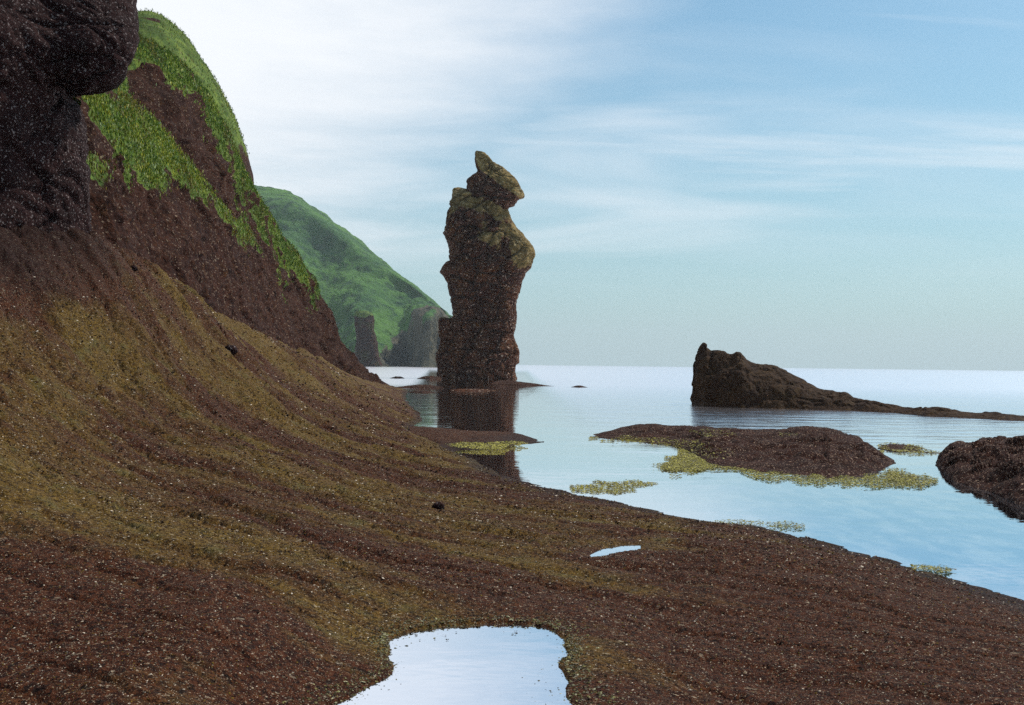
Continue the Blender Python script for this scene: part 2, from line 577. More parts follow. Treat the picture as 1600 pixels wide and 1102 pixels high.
cp += [(6, 4, 0.2), (10, 5, 0.0), (12, 9, -0.4), (40, 30, -0.9), (60, 110, -1), (10, 110, -1), (-2, 130, -1)]
cp = np.array(cp, float)


def tps_fit(P, lam=0.004):
    X = np.stack([P[:, 0] / P[:, 1], np.log(P[:, 1])], -1)
    s = np.array([2.2, 1.0])
    X = X * s
    n = len(X)
    D = np.linalg.norm(X[:, None] - X[None], axis=-1)
    K = np.where(D > 0, D ** 2 * np.log(D + 1e-12), 0) + lam * np.eye(n)
    Q = np.concatenate([np.ones((n, 1)), X], 1)
    A = np.block([[K, Q], [Q.T, np.zeros((3, 3))]])
    w = np.linalg.solve(A, np.concatenate([P[:, 2], np.zeros(3)]))

    def ev(x, y):
        Z = np.stack([x / y, np.log(y)], -1) * s
        out = w[n] + Z @ w[n + 1:]
        for i in range(n):
            d2 = (Z[:, 0] - X[i, 0]) ** 2 + (Z[:, 1] - X[i, 1]) ** 2
            out = out + w[i] * 0.5 * d2 * np.log(d2 + 1e-18)
        return out
    return ev


base_z = tps_fit(cp)
POOL_Z = 0.24
POOL = [(470, 1140), (525, 1100), (556, 1080), (606, 1052), (608, 1022), (596, 1006), (610, 994), (650, 984), (690, 978), (760, 974), (830, 975), (868, 981), (888, 1000),
        (898, 1018), (886, 1040), (896, 1062), (893, 1085), (903, 1110), (880, 1180), (700, 1230), (520, 1200)]
poolW = G(*np.array(POOL, float).T, POOL_Z)[:, :2]
SLIV_Z = 0.22
SLIV = [(916, 866), (936, 857), (970, 851), (1004, 850), (998, 860), (968, 864), (946, 870), (924, 872)]
slivW = G(*np.array(SLIV, float).T, SLIV_Z)[:, :2]


def terrain_z(x, y):
    P = np.stack([x, y, np.zeros_like(x)], -1)
    z = base_z(x, y)
    # strata running out along the slope: long ribs and gullies
    a = x * 0.514 + y * 0.857
    bb = x * 0.857 - y * 0.514
    steep = sstep(z, 0.35, 1.8)
    dist = np.clip(y / 12.0, 0.35, 2.2)
    Q = np.stack([a / 0.75, bb / 3.6, z * 0.3], -1)
    rib = fbm(Q, 4, 3, 0.55, True)
    lump = fbm(P / 1.7, 4, 8, 0.55)
    blk = fbm(P / 0.45, 4, 21, 0.6)
    f1, f2, cid = worley(np.stack([a / 0.8, bb / 1.6, z], -1), 4)
    crack = -np.exp(-((f2 - f1) / 0.10) ** 2) + (cid - 0.5) * 0.9
    h1, h2, hid = worley(np.stack([a / 0.55 + 0.3 * lump, bb / 2.3 + 0.25 * blk, z * 0.2], -1), 14)
    k1, k2, kid = worley(np.stack([a / 0.22 + 0.3 * blk, bb / 0.7, z * 0.2], -1), 15)
    crk = (hid - 0.5) * 0.9 - 1.3 * np.exp(-((h2 - h1) / 0.07) ** 2) + 0.45 * ((kid - 0.5) - np.exp(-((k2 - k1) / 0.09) ** 2))
    d = (0.080 * rib + 0.03 * crack) * steep * np.clip(dist, .35, 1.5) + 0.045 * crk * np.clip(dist, .5, 1.6) + (0.045 + 0.06 * steep) * lump * np.clip(dist, .5, 1.5) + (0.018 + 0.008 * steep) * blk
    shore_f = sstep(z, -0.05, 0.35)
    z = z + d * (0.30 + 0.70 * shore_f)
    for poly, pz, wd, dp in ((poolW, POOL_Z, 1.0, 0.16), (slivW, SLIV_Z, 0.45, 0.07)):
        near = (x > poly[:, 0].min() - 2) & (x < poly[:, 0].max() + 2) & (y > poly[:, 1].min() - 2) & (y < poly[:, 1].max() + 2)
        s = np.full(len(x), -9.0)
        if near.any():
            s[near] = poly_sd(x[near], y[near], poly)
        s = s + (0.05 * blk + 0.02 * lump) * (1 if wd > .5 else 0.6)
        bowl = np.where(s > 0, pz - np.minimum(dp, s * 0.5), pz + 0.012 + np.minimum(-s, 2) * 0.10 + np.maximum(blk, 0) * 0.02)
        k = sstep(-s, 0.0, wd)
        z = bowl * (1 - k) + z * k
    return z


ui = np.linspace(-0.56, 0.56, 600)
uo = np.geomspace(0.565, 2.6, 36)
ug = np.concatenate([-uo[::-1], ui, uo])
vg = np.concatenate([np.linspace(math.log(0.7), math.log(3.9), 26)[:-1], np.linspace(math.log(3.9), math.log(40), 470), np.linspace(math.log(40), math.log(125), 60)[1:]])
UU, VV = np.meshgrid(ug, vg, indexing='ij')
ty = np.exp(VV).ravel()
tx = UU.ravel() * ty
tz = terrain_z(tx, ty)
TP = np.stack([tx, ty, tz], -1)
tpx, tpy = proj(TP)
rx, ry = 0.966, 0.259
stre = fbm(np.stack([(tx * 0.514 + ty * 0.857) / 0.8, (tx * 0.857 - ty * 0.514) / 4.5, tz * 0.3], -1), 5, 44, 0.6)
blot = fbm(TP / 3.0, 4, 57)
weed = 0.34 + 0.85 * stre + 0.40 * blot + 0.30 * sstep(tz, 0.5, 1.6) - 0.55 * sstep(tx / ty, -0.02, 0.30) - 0.8 * sstep(tz, 2.3, 4.2) * sstep(-tx / ty, 0.36, 0.46)
for (bx, by, br, bw) in ((30, 400, 190, -1.3), (500, 970, 120, .35), (1040, 828, 45, .6), (700, 700, 60, 0.5), (560, 1010, 60, .4), (1440, 885, 30, .4)):
    weed = weed + bw * np.exp(-(((tpx - bx) / br) ** 2 + ((tpy - by) / (br * 0.45)) ** 2))
weed = np.clip(weed, 0, 1)
foot_dark = np.clip(1.25 - np.hypot((tpx - 10) / 230, (tpy - 330) / 105) + 0.35 * blot + 0.3 * stre, 0, 1)  # darker tone over the slope by the cliff foot
TF = grid_faces(len(ug), len(vg))
keep = (tz[TF].max(1) > -0.35)
ground = mesh_obj('ground', TP, TF[keep], M_shore, attrs={'weed': weed, 'foot_dark': foot_dark})
structure(ground, 'brown weed-covered rock shore sloping down to the water')

# tide pool water
c = np.array([W(720, 1060, 6)[0], poolW[:, 1].mean()])
pw = np.concatenate([(poolW - c) * 1.10 + c])


def flat_poly(name, poly, z, mat):
    me = bpy.data.meshes.new(name)
    me.from_pydata([(x, y, z) for x, y in poly], [], [list(range(len(poly)))])
    me.materials.append(mat)
    o = bpy.data.objects.new(name, me)
    scene.collection.objects.link(o)
    return o


structure(flat_poly('tide_pool', pw, POOL_Z - 0.004, M_pool), 'still tide pool in the shore rock at the bottom of the picture')
sc_ = slivW.mean(0)
structure(flat_poly('puddle', (slivW - sc_) * 1.25 + sc_, SLIV_Z - 0.003, M_pool), 'thin sliver of standing water on the brown shore rock')

# ------------------------------------------------------------------ cliffs and hills
# near overhanging cliff, upper left
edge = [(150, 420, 20.0), (142, 365, 20), (136, 290, 20), (139, 225, 20.2), (126, 175, 20.6), (103, 137, 20.9), (152, 144, 19.4), (186, 128, 19.0), (206, 84, 18.9), (218, 46, 19.1), (212, 8, 19.5), (196, -120, 20.6), (150, -300, 22), (60, -420, 25)]
mid = [(60, 460, 18.6), (60, 400, 18.5), (60, 300, 18.4), (58, 230, 18.4), (58, 178, 18.35), (60, 138, 18.2), (64, 115, 18.0), (70, 90, 17.9), (74, 60, 17.9), (74, 20, 18.0), (70, -30, 18.2), (60, -150, 19), (30, -320, 21), (0, -430, 24)]
lef = [(-60, 480, 17.2), (-60, 400, 17.1), (-60, 300, 16.9), (-62, 230, 16.8), (-66, 170, 16.8), (-70, 130, 16.7), (-60, 110, 16.6), (-50, 80, 16.5), (-45, 50, 16.5), (-45, 10, 16.6), (-50, -40, 17.0), (-60, -160, 18), (-90, -320, 20), (-120, -430, 23)]
far_l = [(p[0] - 420, p[1] + 30, p[2] - 3) for p in lef]
far_l2 = [(p[0] - 900, p[1] + 60, p[2] - 5) for p in lef]
near_edge = [((a[0] * 0.55 + b[0] * 0.45), (a[1] + b[1]) / 2, (a[2] + b[2]) / 2 - 0.25) for a, b in zip(edge, mid)]
back1 = [(p[0] - 12, p[1] + 2, p[2] + 1.5) for p in edge]
back2 = [(p[0] - 60, p[1] + 10, p[2] + 6) for p in edge]
P, n = loft([far_l2, far_l, lef, mid, near_edge, edge, back1, back2], 230, 330)
sh = P.shape
Pf = P.reshape(-1, 3)
px, py = proj(Pf)
d = rock_relief(Pf, 1.0, 100, 0.8, 0.6, (0.5, 0.2, 0.9))
col_u = np.repeat(np.linspace(0, 7, sh[0]), sh[1])
amp = 0.13 * (1 - 0.55 * np.exp(-((col_u - 5) / 0.5) ** 2))
Pf = Pf + n.reshape(-1, 3) * (d * amp)[:, None]
o = mesh_obj('overhanging_cliff', Pf, grid_faces(*sh[:2]), M_near)
structure(o, 'near dark cliff with an overhanging brow in the upper left')


def turf_of(px, py, polys, P, seed, soft=10, nz=14, size=1.0):
    g = np.full(len(px), -60.0)
    for pl in polys:
        g = np.maximum(g, poly_sd(px, py, pl))
    nn = fbm(P / size, 4, seed, 0.6)
    return np.clip(0.5 + (g + nn * nz) / (2 * soft), 0, 1)


# grassy buttress B
Bc = [
    [(90, 440, 20.5), (100, 375, 21.5), (105, 280, 23), (112, 190, 24), (112, 160, 25), (104, 138, 27), (95, 170, 29), (90, 320, 33)],
    [(165, 430, 22), (170, 378, 23), (165, 300, 24.5), (150, 225, 25.5), (160, 180, 27.5), (172, 143, 30), (168, 200, 33), (160, 330, 36)],
    [(240, 470, 26), (240, 420, 27), (225, 350, 28), (215, 292, 29), (228, 230, 31.5), (228, 180, 34), (226, 230, 37), (220, 380, 40)],
    [(310, 510, 30), (310, 462, 31), (300, 390, 32), (285, 325, 33), (295, 290, 35), (290, 252, 37), (288, 300, 40), (280, 430, 44)],
    [(372, 545, 36), (370, 500, 37), (360, 430, 38), (348, 362, 39), (352, 345, 40), (345, 325, 41), (342, 370, 44), (335, 470, 48)],
    [(424, 570, 44), (420, 530, 45), (405, 460, 46), (390, 390, 46.6), (391, 378, 47), (389, 370, 47.5), (385, 410, 50), (378, 500, 54)],
    [(455, 590, 51), (450, 550, 52), (430, 490, 52.4), (412, 430, 53), (412, 422, 53.2), (411, 416, 53.5), (406, 450, 56), (400, 520, 60)],
    [(490, 605, 57), (482, 565, 58), (456, 520, 58.4), (434, 478, 59), (433, 470, 59.2), (430, 464, 59.5), (424, 500, 62), (418, 560, 66)],
]
P, n = loft(Bc, 330, 240)
sh = P.shape
Pf = P.reshape(-1, 3)
px, py = proj(Pf)
gB = turf_of(px, py, [[(95, 130), (165, 138), (205, 152), (262, 205), (322, 282), (388, 362), (380, 392), (345, 335), (300, 300), (262, 262), (258, 300), (225, 290), (196, 268), (165, 222), (135, 190)],
                      [(136, 250), (150, 255), (150, 280), (138, 275)], [(232, 280), (246, 285), (240, 300), (232, 295)]], Pf, 300, 10, 22, 0.9)
d = rock_relief(Pf, 1.9, 130, 0.6, 0.4, (0.35, -0.2, 0.9))
amp = 0.30 * (1 - 0.55 * gB)
vv = np.tile(np.linspace(0, 7, sh[1]), sh[0])
amp = amp * (1 - 0.6 * np.exp(-((vv - 5) / 0.5) ** 2))
Pf = Pf + n.reshape(-1, 3) * (d * amp)[:, None]
structure(mesh_obj('grassy_cliff', Pf, grid_faces(*sh[:2]), M_cliff, attrs={'grass': gB}), 'dark brown cliff with a bright green grass shelf along its ridge')
B_surf = (Pf.reshape(sh), gB.reshape(sh[:2]))

# seaward buttress C
Cc = [
    [(150, 420, 36), (170, 330, 39), (185, 200, 43), (190, 110, 46), (200, 55, 50), (190, 100, 55), (180, 300, 60)],
    [(265, 420, 38), (265, 330, 42), (262, 240, 45), (262, 160, 48), (270, 92, 53), (262, 140, 57), (250, 330, 62)],
    [(320, 460, 43), (320, 380, 46), (312, 290, 49), (305, 205, 52), (312, 132, 57), (304, 180, 61), (295, 370, 66)],
    [(362, 500, 47), (360, 430, 50), (352, 340, 53), (340, 260, 56), (347, 190, 61), (340, 230, 65), (330, 420, 70)],
    [(400, 540, 52), (400, 480, 55), (390, 400, 58), (373, 318, 61), (378, 258, 65), (370, 300, 69), (362, 460, 74)],
    [(440, 570, 58), (440, 520, 60), (428, 445, 63), (403, 360, 66), (402, 308, 70), (395, 350, 74), (388, 490, 79)],
    [(480, 595, 63), (480, 550, 66), (466, 485, 69), (444, 422, 72), (444, 372, 75), (437, 410, 79), (430, 520, 84)],
    [(516, 610, 68), (515, 572, 71), (503, 525, 74), (484, 472, 76), (484, 426, 79), (476, 460, 83), (468, 550, 88)],
    [(540, 615, 73), (538, 585, 76), (524, 550, 78), (508, 512, 80), (505, 466, 82), (498, 500, 86), (490, 570, 91)],
    [(556, 615, 78), (552, 592, 79), (538, 562, 80.5), (524, 532, 82), (519, 490, 84), (511, 520, 88), (500, 575, 93)],
    [(580, 618, 83), (575, 600, 84), (556, 580, 85), (528, 548, 86), (516, 514, 87.5), (508, 535, 91), (500, 585, 96)],
    [(592, 618, 86), (588, 603, 87), (572, 588, 88), (556, 572, 89), (548, 553, 90), (536, 560, 94), (520, 590, 99)],
    [(612, 618, 92), (608, 608, 92.5), (598, 602, 93.0), (586, 594, 93.5), (578, 583, 94.5), (566, 585, 97), (545, 595, 101)],
    [(640, 616, 97), (636, 611, 97.5), (630, 609, 98), (620, 607, 98.5), (612, 604.5, 99), (600, 604, 101), (580, 606, 104)],
]
P, n = loft(Cc, 420, 220)
sh = P.shape
Pf = P.reshape(-1, 3)
px, py = proj(Pf)
gC = turf_of(px, py, [[(180, 20), (280, 60), (330, 125), (352, 190), (342, 198), (322, 176), (290, 154), (258, 142), (236, 134), (210, 122), (180, 122)],
                      [(335, 180), (350, 195), (382, 255), (400, 305), (440, 365), (484, 420), (500, 455), (488, 462), (455, 425), (425, 385), (395, 335), (372, 290), (352, 240)]], Pf, 320, 11, 46, 1.5)
uu = np.repeat(np.linspace(0, 13, sh[0]), sh[1])
vv = np.tile(np.linspace(0, 6, sh[1]), sh[0])
d = rock_relief(Pf, 3.2, 150, 0.6, 0.4, (0.35, -0.2, 0.9))
amp = 0.60 * (1 - 0.45 * gC) * (1 - 0.5 * np.exp(-((vv - 4) / 0.5) ** 2)) * (1 - 0.7 * sstep(uu, 10.5, 12.5))
Pf = Pf + n.reshape(-1, 3) * (d * amp)[:, None]
structure(mesh_obj('seaward_cliff', Pf, grid_faces(*sh[:2]), M_cliff, attrs={'grass': gC}), 'dark brown cliff spur running down to the water with a mossy edge')
C_surf = (Pf.reshape(sh), gC.reshape(sh[:2]))

# rounded hilltop behind
crest = [(150, 45), (190, 28), (215, 20), (237, 18), (262, 27), (290, 54), (315, 90), (340, 128), (358, 166), (374, 205), (386, 245), (394, 285), (398, 330), (399, 420)]
Hc = []
for i, (cx_, cy_) in enumerate(crest):
    Yc = 104 + i * 0.6
    Hc.append([(cx_ - 30 - i * 2, 480, 74), (cx_ - 28 - i * 2, cy_ + 190, 82), (cx_ - 22 - i, cy_ + 90, 91), (cx_ - 10, cy_ + 28, 98), (cx_, cy_, Yc), (cx_ - 14, cy_ + 40, Yc + 14), (cx_ - 40, cy_ + 240, Yc + 30)])
P, n = loft(Hc, 240, 160)
sh = P.shape
Pf = P.reshape(-1, 3)
px, py = proj(Pf)
gH = np.clip(1 - turf_of(px, py, [[(372, 215), (400, 270), (402, 420), (385, 420), (375, 290), (366, 240)]], Pf, 340, 8, 14, 2.5), 0, 1)
gH = np.clip(gH - 0.9 * sstep(fbm(Pf / 4.0, 4, 341), 0.25, 0.6), 0, 1)
d = fbm(Pf / 6.0, 5, 342, 0.55)
Pf = Pf + n.reshape(-1, 3) * (d * 0.45)[:, None]
structure(mesh_obj('green_hill', Pf, grid_faces(*sh[:2]), M_cliff, attrs={'grass': gH}), 'rounded grassy hilltop against the white sky above the cliffs')
H_surf = (Pf.reshape(sh), gH.reshape(sh[:2]))

# far headland
hx = [(330, 300), (380, 302), (405, 305), (428, 308), (455, 314), (480, 326), (500, 340), (530, 361), (560, 384), (585, 404), (610, 421), (632, 436), (652, 451), (668, 465), (682, 478), (692, 487), (700, 494), (712, 497), (735, 512), (760, 545)]
Dc = []
for i, (cx_, cy_) in enumerate(hx):
    t_ = i / (len(hx) - 1)
    zb = 569.0 + 0.0115 * (cx_ - 800)
    foot = zb + 1.0
    ct = 552 - 62 * sstep(np.array(cx_, float), 560, 690)
    ct = float(max(ct, cy_ + 8)) if cy_ < 540 else 560
    y0 = 600 + 40 * math.sin(i * 1.3)
    yc = 860 - 190 * t_
    Dc.append([(cx_, foot + 22, y0 - 6), (cx_, foot - 3, y0), (cx_, (foot + ct) / 2, y0 + 8), (cx_, ct, y0 + 18),
               (cx_, ct * 0.62 + cy_ * 0.38, y0 + 18 + (yc - y0) * 0.38), (cx_, ct * 0.25 + cy_ * 0.75, y0 + 18 + (yc - y0) * 0.75),
               (cx_, cy_, yc), (cx_ - 2, cy_ + 12, yc + 120), (cx_ - 2, 560, yc + 260)])
P, n = loft(Dc, 360, 260)
sh = P.shape
Pf = P.reshape(-1, 3)
px, py = proj(Pf)
vv = np.tile(np.linspace(0, 8, sh[1]), sh[0])
gD = sstep(py * 0 + vv + 0.9 * fbm(Pf / 30, 4, 361) , 2.5, 3.7)
gD = np.maximum(gD, turf_of(px, py, [[(500, 450), (560, 470), (600, 500), (610, 545), (590, 555), (540, 540), (500, 520)]], Pf, 362, 10, 14, 14))
d = 3.2 * fbm(Pf / 40.0, 5, 363, 0.55) + 2.2 * fbm(Pf / 11.0, 3, 364) * gD
buttress = fbm(np.stack([Pf[:, 0] / 11, Pf[:, 1] / 60, Pf[:, 2] / 60], -1), 4, 366, 0.6, True) * 5.0 * (1 - gD)
k = 1 - 0.75 * np.exp(-((vv - 6) / 0.6) ** 2)
Pf = Pf + n.reshape(-1, 3) * ((d + buttress) * k)[:, None]
structure(mesh_obj('headland', Pf, grid_faces(*sh[:2]), M_hill, attrs={'grass': gD}), 'far green headland sloping down to grey sea cliffs')


# ------------------------------------------------------------------ rings: stacks and pillars
def ring_rock(name, rows, Y, depth, NR, NA, mat, parent, seed, scale, amp, dip=(0.2, 0.1, 1), grass=None, sq=2.6):
    """closed upright rock whose outline follows rows of (py, left px, right px)"""
    r = np.array(rows, float)
    ys = np.linspace(r[0, 0], r[-1, 0], NR)
    xl, xr = np.interp(ys, r[:, 0], r[:, 1]), np.interp(ys, r[:, 0], r[:, 2])
    ys_s = np.clip(ys, None, 9999)
    L, Rr = W(xl, ys_s, np.full(NR, Y)), W(xr, ys_s, np.full(NR, Y))
    c_ = (L + Rr) / 2
    hw = np.linalg.norm(Rr - L, axis=1) / 2
    k = max(3, NR // 14)
    ker = np.ones(k) / k
    hws = np.convolve(np.pad(hw, (k // 2, k - 1 - k // 2), 'edge'), ker, 'valid')
    hd = np.maximum(np.minimum(hws, hw * 1.6) * depth, 0.05)
    th = np.linspace(0, 2 * np.pi, NA, endpoint=False)
    ct, st = np.cos(th), np.sin(th)
    cs = np.sign(ct) * np.abs(ct) ** (2 / sq)
    sn = np.sign(st) * np.abs(st) ** (2 / sq)
    P = np.empty((NA, NR, 3))
    P[..., 0] = c_[None, :, 0] + cs[:, None] * hw[None]
    P[..., 1] = c_[None, :, 1] + sn[:, None] * hd[None]
    P[..., 2] = c_[None, :, 2]
    n = np.stack([np.repeat(ct[:, None], NR, 1), np.repeat(st[:, None], NR, 1), np.zeros((NA, NR))], -1)
    Pf = P.reshape(-1, 3)
    d = rock_relief(Pf, scale, seed, 0.85, 0.30, dip)
    a = np.repeat(0.22 + 0.78 * np.abs(st) ** 1.2, NR) * amp
    a = a * np.tile(np.clip(hw / (2 * amp + 1e-6), 0, 1), NA)
    Pf = Pf + n.reshape(-1, 3) * (d * a)[:, None]
    rgh = fbm(Pf / (scale * 0.35), 3, seed + 70, 0.6)
    Pf[:, 2] += rgh * amp * 0.15
    Pg = Pf.reshape(NA, NR, 3)
    nn = grid_normals(Pg).reshape(-1, 3)
    top = Pg[:, 0].mean(0)
    V = np.concatenate([Pf, [top]])
    F4 = grid_faces(NA, NR, True)[:, ::-1]
    cap = np.array([[len(Pf), len(Pf), i * NR, ((i + 1) % NA) * NR] for i in range(NA)])
    at = {}
    if grass is not None:
        px, py = proj(Pf)
        g = grass(px, py, Pf, nn)
        at['grass'] = np.concatenate([g, [g.max()]])
    me_f = F4
    o = mesh_obj(name, V, me_f, mat, parent, at)
    # close the top with triangles
    bmf = np.array([[i * NR, ((i + 1) % NA) * NR, len(Pf)] for i in range(NA)])
    me = o.data
    n0l, n0p = len(me.loops), len(me.polygons)
    me.loops.add(bmf.size)
    me.polygons.add(len(bmf))
    li = np.empty(n0l + bmf.size, np.int32)
    me.loops.foreach_get('vertex_index', li)
    li[n0l:] = bmf.ravel()
    me.loops.foreach_set('vertex_index', li)
    ls = np.concatenate([np.arange(0, n0l, 4), n0l + np.arange(0, bmf.size, 3)]).astype(np.int32)
    me.polygons.foreach_set('loop_start', ls)
    me.polygons.foreach_set('use_smooth', np.ones(len(ls), bool))
    me.update(calc_edges=True)
    me.validate()
    return o


YS = 150.0
stack = bpy.data.objects.new('sea_stack', None)
stack.location = tuple(G(745, 592, 0.0) * np.array([YS / G(745, 592, 0.0)[1]] * 2 + [0]))
scene.collection.objects.link(stack)
thing(stack, 'tall dark sea stack with a beaked cap rock standing in the water', 'sea stack')


def into(o):
    o.parent = stack
    o.matrix_parent_inverse = Matrix.Translation(-Vector(stack.location))


def g_stack(px, py, P, n):
    a = sstep(fbm(P / 2.2, 4, 401), 0.1, 0.7) * 0.55
    band = np.exp(-((py - 310 - (px - 720) * 0.28) / 14) ** 2) * 0.75
    low = sstep(py, 420, 360) * 0.30
    z1 = np.exp(-((py - 372 + (px - 752) * 0.25) / 10) ** 2) * sstep(px, 735, 760) * 0.5
    lit_rt = np.exp(-(((px - 818) / 24) ** 2 + ((py - 392) / 34) ** 2)) * 0.95  # sunlit right bulge, painted pale through the turf mask
    return np.clip(a * (0.2 + low * 2.2) + band + z1 + lit_rt + low * 0.35, 0, 1)


shaft = [(294, 708, 716), (297, 706, 732), (303, 706.5, 756), (312, 705.5, 778), (318, 703, 787), (323, 701.5, 791), (330, 698, 793.5), (337, 696.5, 797), (346, 694.5, 800.5), (356, 694, 808), (363, 692.5, 815), (366, 691.5, 818),
         (372, 694, 822), (378, 696, 828), (384, 698, 832), (390, 700, 834.5), (395, 700, 836), (404, 701, 835.5), (410, 703, 834), (413, 695, 833), (418, 691.5, 830.5), (424, 688.5, 825.5), (427, 687, 823.5), (433, 692.5, 820), (441, 697, 817), (450, 699.5, 815),
         (456, 701, 813.5), (464, 703, 809.5), (471, 704.5, 809), (480, 708, 809), (490, 709.5, 809), (503, 708, 808), (515, 706, 805.5), (523, 704, 803), (530, 702, 806), (537, 700, 809), (544, 699, 811.5), (552, 698, 812.5), (565, 697, 812), (569, 696, 806), (580, 694, 805), (588, 691, 807), (592, 689, 809), (597, 687, 811)]
into(ring_rock('rock_shaft', shaft, YS, 0.85, 300, 190, M_stack, None, 500, 3.6, 1.25, (0.15, 0.1, 1), g_stack))
capr = [(236, 744, 749), (238, 741, 757), (243, 740.5, 763), (249, 740, 768), (254, 740, 773), (258, 740.5, 783), (262, 741, 789), (267, 742.5, 793), (271, 741, 797), (273, 736, 799), (276, 732, 801.5), (280, 728.5, 805.5), (284, 727, 808.5), (289, 729, 811.5), (294, 728, 814.5), (300, 727, 818), (304, 727, 819.5), (308, 727, 820), (309.5, 727, 815),
        (311, 728, 810), (316, 729, 806), (320, 730, 803), (323, 734, 797), (328, 738, 792), (334, 745, 786)]


def g_cap(px, py, P, n):
    line = (px - 770) * 0.72 + 270
    hi = sstep(line + 12 - py, -6, 10)
    return np.clip(0.95 * hi * sstep(px, 738, 756) + 0.25 * sstep(fbm(P / 2, 4, 402), 0, 0.6) + 0.3 * sstep(py, 262, 244), 0, 1)


into(ring_rock('cap_rock', capr, YS - 0.3, 0.75, 180, 150, M_stack, None, 520, 2.6, 0.9, (0.4, 0.1, 1), g_cap, 2.2))
ledge = [(496, 688, 701), (499, 685, 712), (505, 685, 720), (520, 686, 724), (535, 686.5, 726), (545, 684.5, 728), (552, 681.5, 730), (560, 680, 732), (570, 682, 734), (580, 684, 735), (587, 683, 736), (592, 679, 738), (597, 676, 738)]
into(ring_rock('ledge_rock', ledge, YS - 2.0, 0.9, 110, 100, M_stack, None, 540, 1.8, 0.8, (0.15, 0.1, 1), lambda px, py, P, n: 0.5 * sstep(py, 503, 496), 3.0))

pillar = ring_rock('rock_pillar', [(486, 560, 574), (488, 557, 579), (493, 555, 583), (505, 554.5, 585), (515, 555, 584), (522, 556, 587), (535, 556, 589), (545, 555, 590), (556, 554, 592), (564, 552, 594), (571, 550, 597)], 560.0, 0.9, 110, 90, M_cliff, None, 560, 6.0, 1.6,
                   (0.2, 0.1, 1), lambda px, py, P, n: np.clip(0.9 * sstep(py, 498, 489) + 0.42 * sstep(fbm(P / 7, 3, 403), -0.1, .5), 0, 1), 3.0)
thing(pillar, 'small brown square-topped rock pillar below the far green headland', 'rock')


# ------------------------------------------------------------------ low rocks in the water
def low_rock(name, cols, NU, NV, mat, seed, scale, amp, label, cat='rock', group=None):
    """cols: (px, crest py, front py, crest fraction 0..1 -> depth behind the front waterline in m)"""
    C = []
    for (px, cy_, fy, dd) in cols:
        f = G(np.array(px, float), np.array(fy, float), 0.0)
        cr = W(np.array(px, float), np.array(cy_, float), f[1] + dd)
        cr[2] = max(cr[2], -0.04)
        z = cr[2]
        dxu = cr[0] / cr[1]
        b1 = np.array([dxu * (f[1] + dd * 1.45), f[1] + dd * 1.45, z * 0.55 - 0.03])
        b2 = np.array([dxu * (f[1] + dd * 1.8), f[1] + dd * 1.8, -0.25])
        f0 = f + (0, -0.02 * f[1], -0.3)
        m1_ = f * 0.72 + cr * 0.28
        m1_[2] = z * 0.48
        m2_ = f * 0.36 + cr * 0.64
        m2_[2] = z * 0.80
        C.append([f0, f, m1_, m2_, cr, b1, b2])
    C = np.array(C)
    P = crom(crom(C, NU, 0), NV, 1)
    n = grid_normals(P)
    if n[..., 2].mean() < 0:
        n = -n
    sh = P.shape
    Pf = P.reshape(-1, 3)
    vv = np.tile(np.linspace(0, 6, NV), NU)
    d = rock_relief(Pf, scale, seed, 0.9, 0.5)
    hgt = np.clip(Pf[:, 2] / (amp * 2), 0.12, 1)
    a = amp * hgt * (1 - 0.6 * np.exp(-((vv - 4) / 0.7) ** 2))
    Pf = Pf + n.reshape(-1, 3) * (d * a)[:, None]
    o = mesh_obj(name, Pf, grid_faces(NU, NV), mat)
    thing(o, label, cat, group)
    return o, Pf.reshape(sh)


def spread(crest, front, depth):
    """merge crest and front outlines into columns"""
    xs = sorted(set([c[0] for c in crest] + [f[0] for f in front]))
    xs = [x for x in xs if crest[0][0] <= x <= crest[-1][0]]
    c_ = np.interp(xs, *np.array(crest, float).T)
    f_ = np.interp(xs, *np.array(front, float).T)
    d_ = np.interp(xs, *np.array(depth, float).T)
    return list(zip(xs, c_, f_, d_))


out_crest = [(1081, 630), (1082.5, 575), (1084, 562), (1089, 545), (1095, 538), (1100, 535), (1105, 538), (1110, 546), (1125, 547), (1140, 552), (1145, 552), (1151, 549), (1157, 551), (1165, 558), (1175, 566), (1190, 569), (1200, 568.5), (1212, 571), (1230, 580), (1250, 590), (1280, 606), (1300, 609), (1320, 612), (1328, 616), (1334, 621),
             (1355, 625), (1390, 633), (1412, 636.5), (1440, 634), (1480, 636), (1520, 643), (1540, 641), (1560, 643), (1590, 648), (1620, 652), (1680, 657)]
out_front = [(1081, 633), (1100, 635), (1160, 638), (1250, 640), (1330, 642), (1400, 646), (1450, 651), (1520, 654), (1575, 657), (1620, 659), (1680, 662)]
low_rock('rock_outcrop', spread(out_crest, out_front, [(1081, 0.5), (1084, 1.2), (1100, 2.2), (1200, 3), (1330, 2.0), (1412, 1.6), (1680, 1.4)]), 420, 90, M_outcrop, 600, 1.2, 0.16,
         'dark wedge-shaped rock rising from the sea with a long low tail')

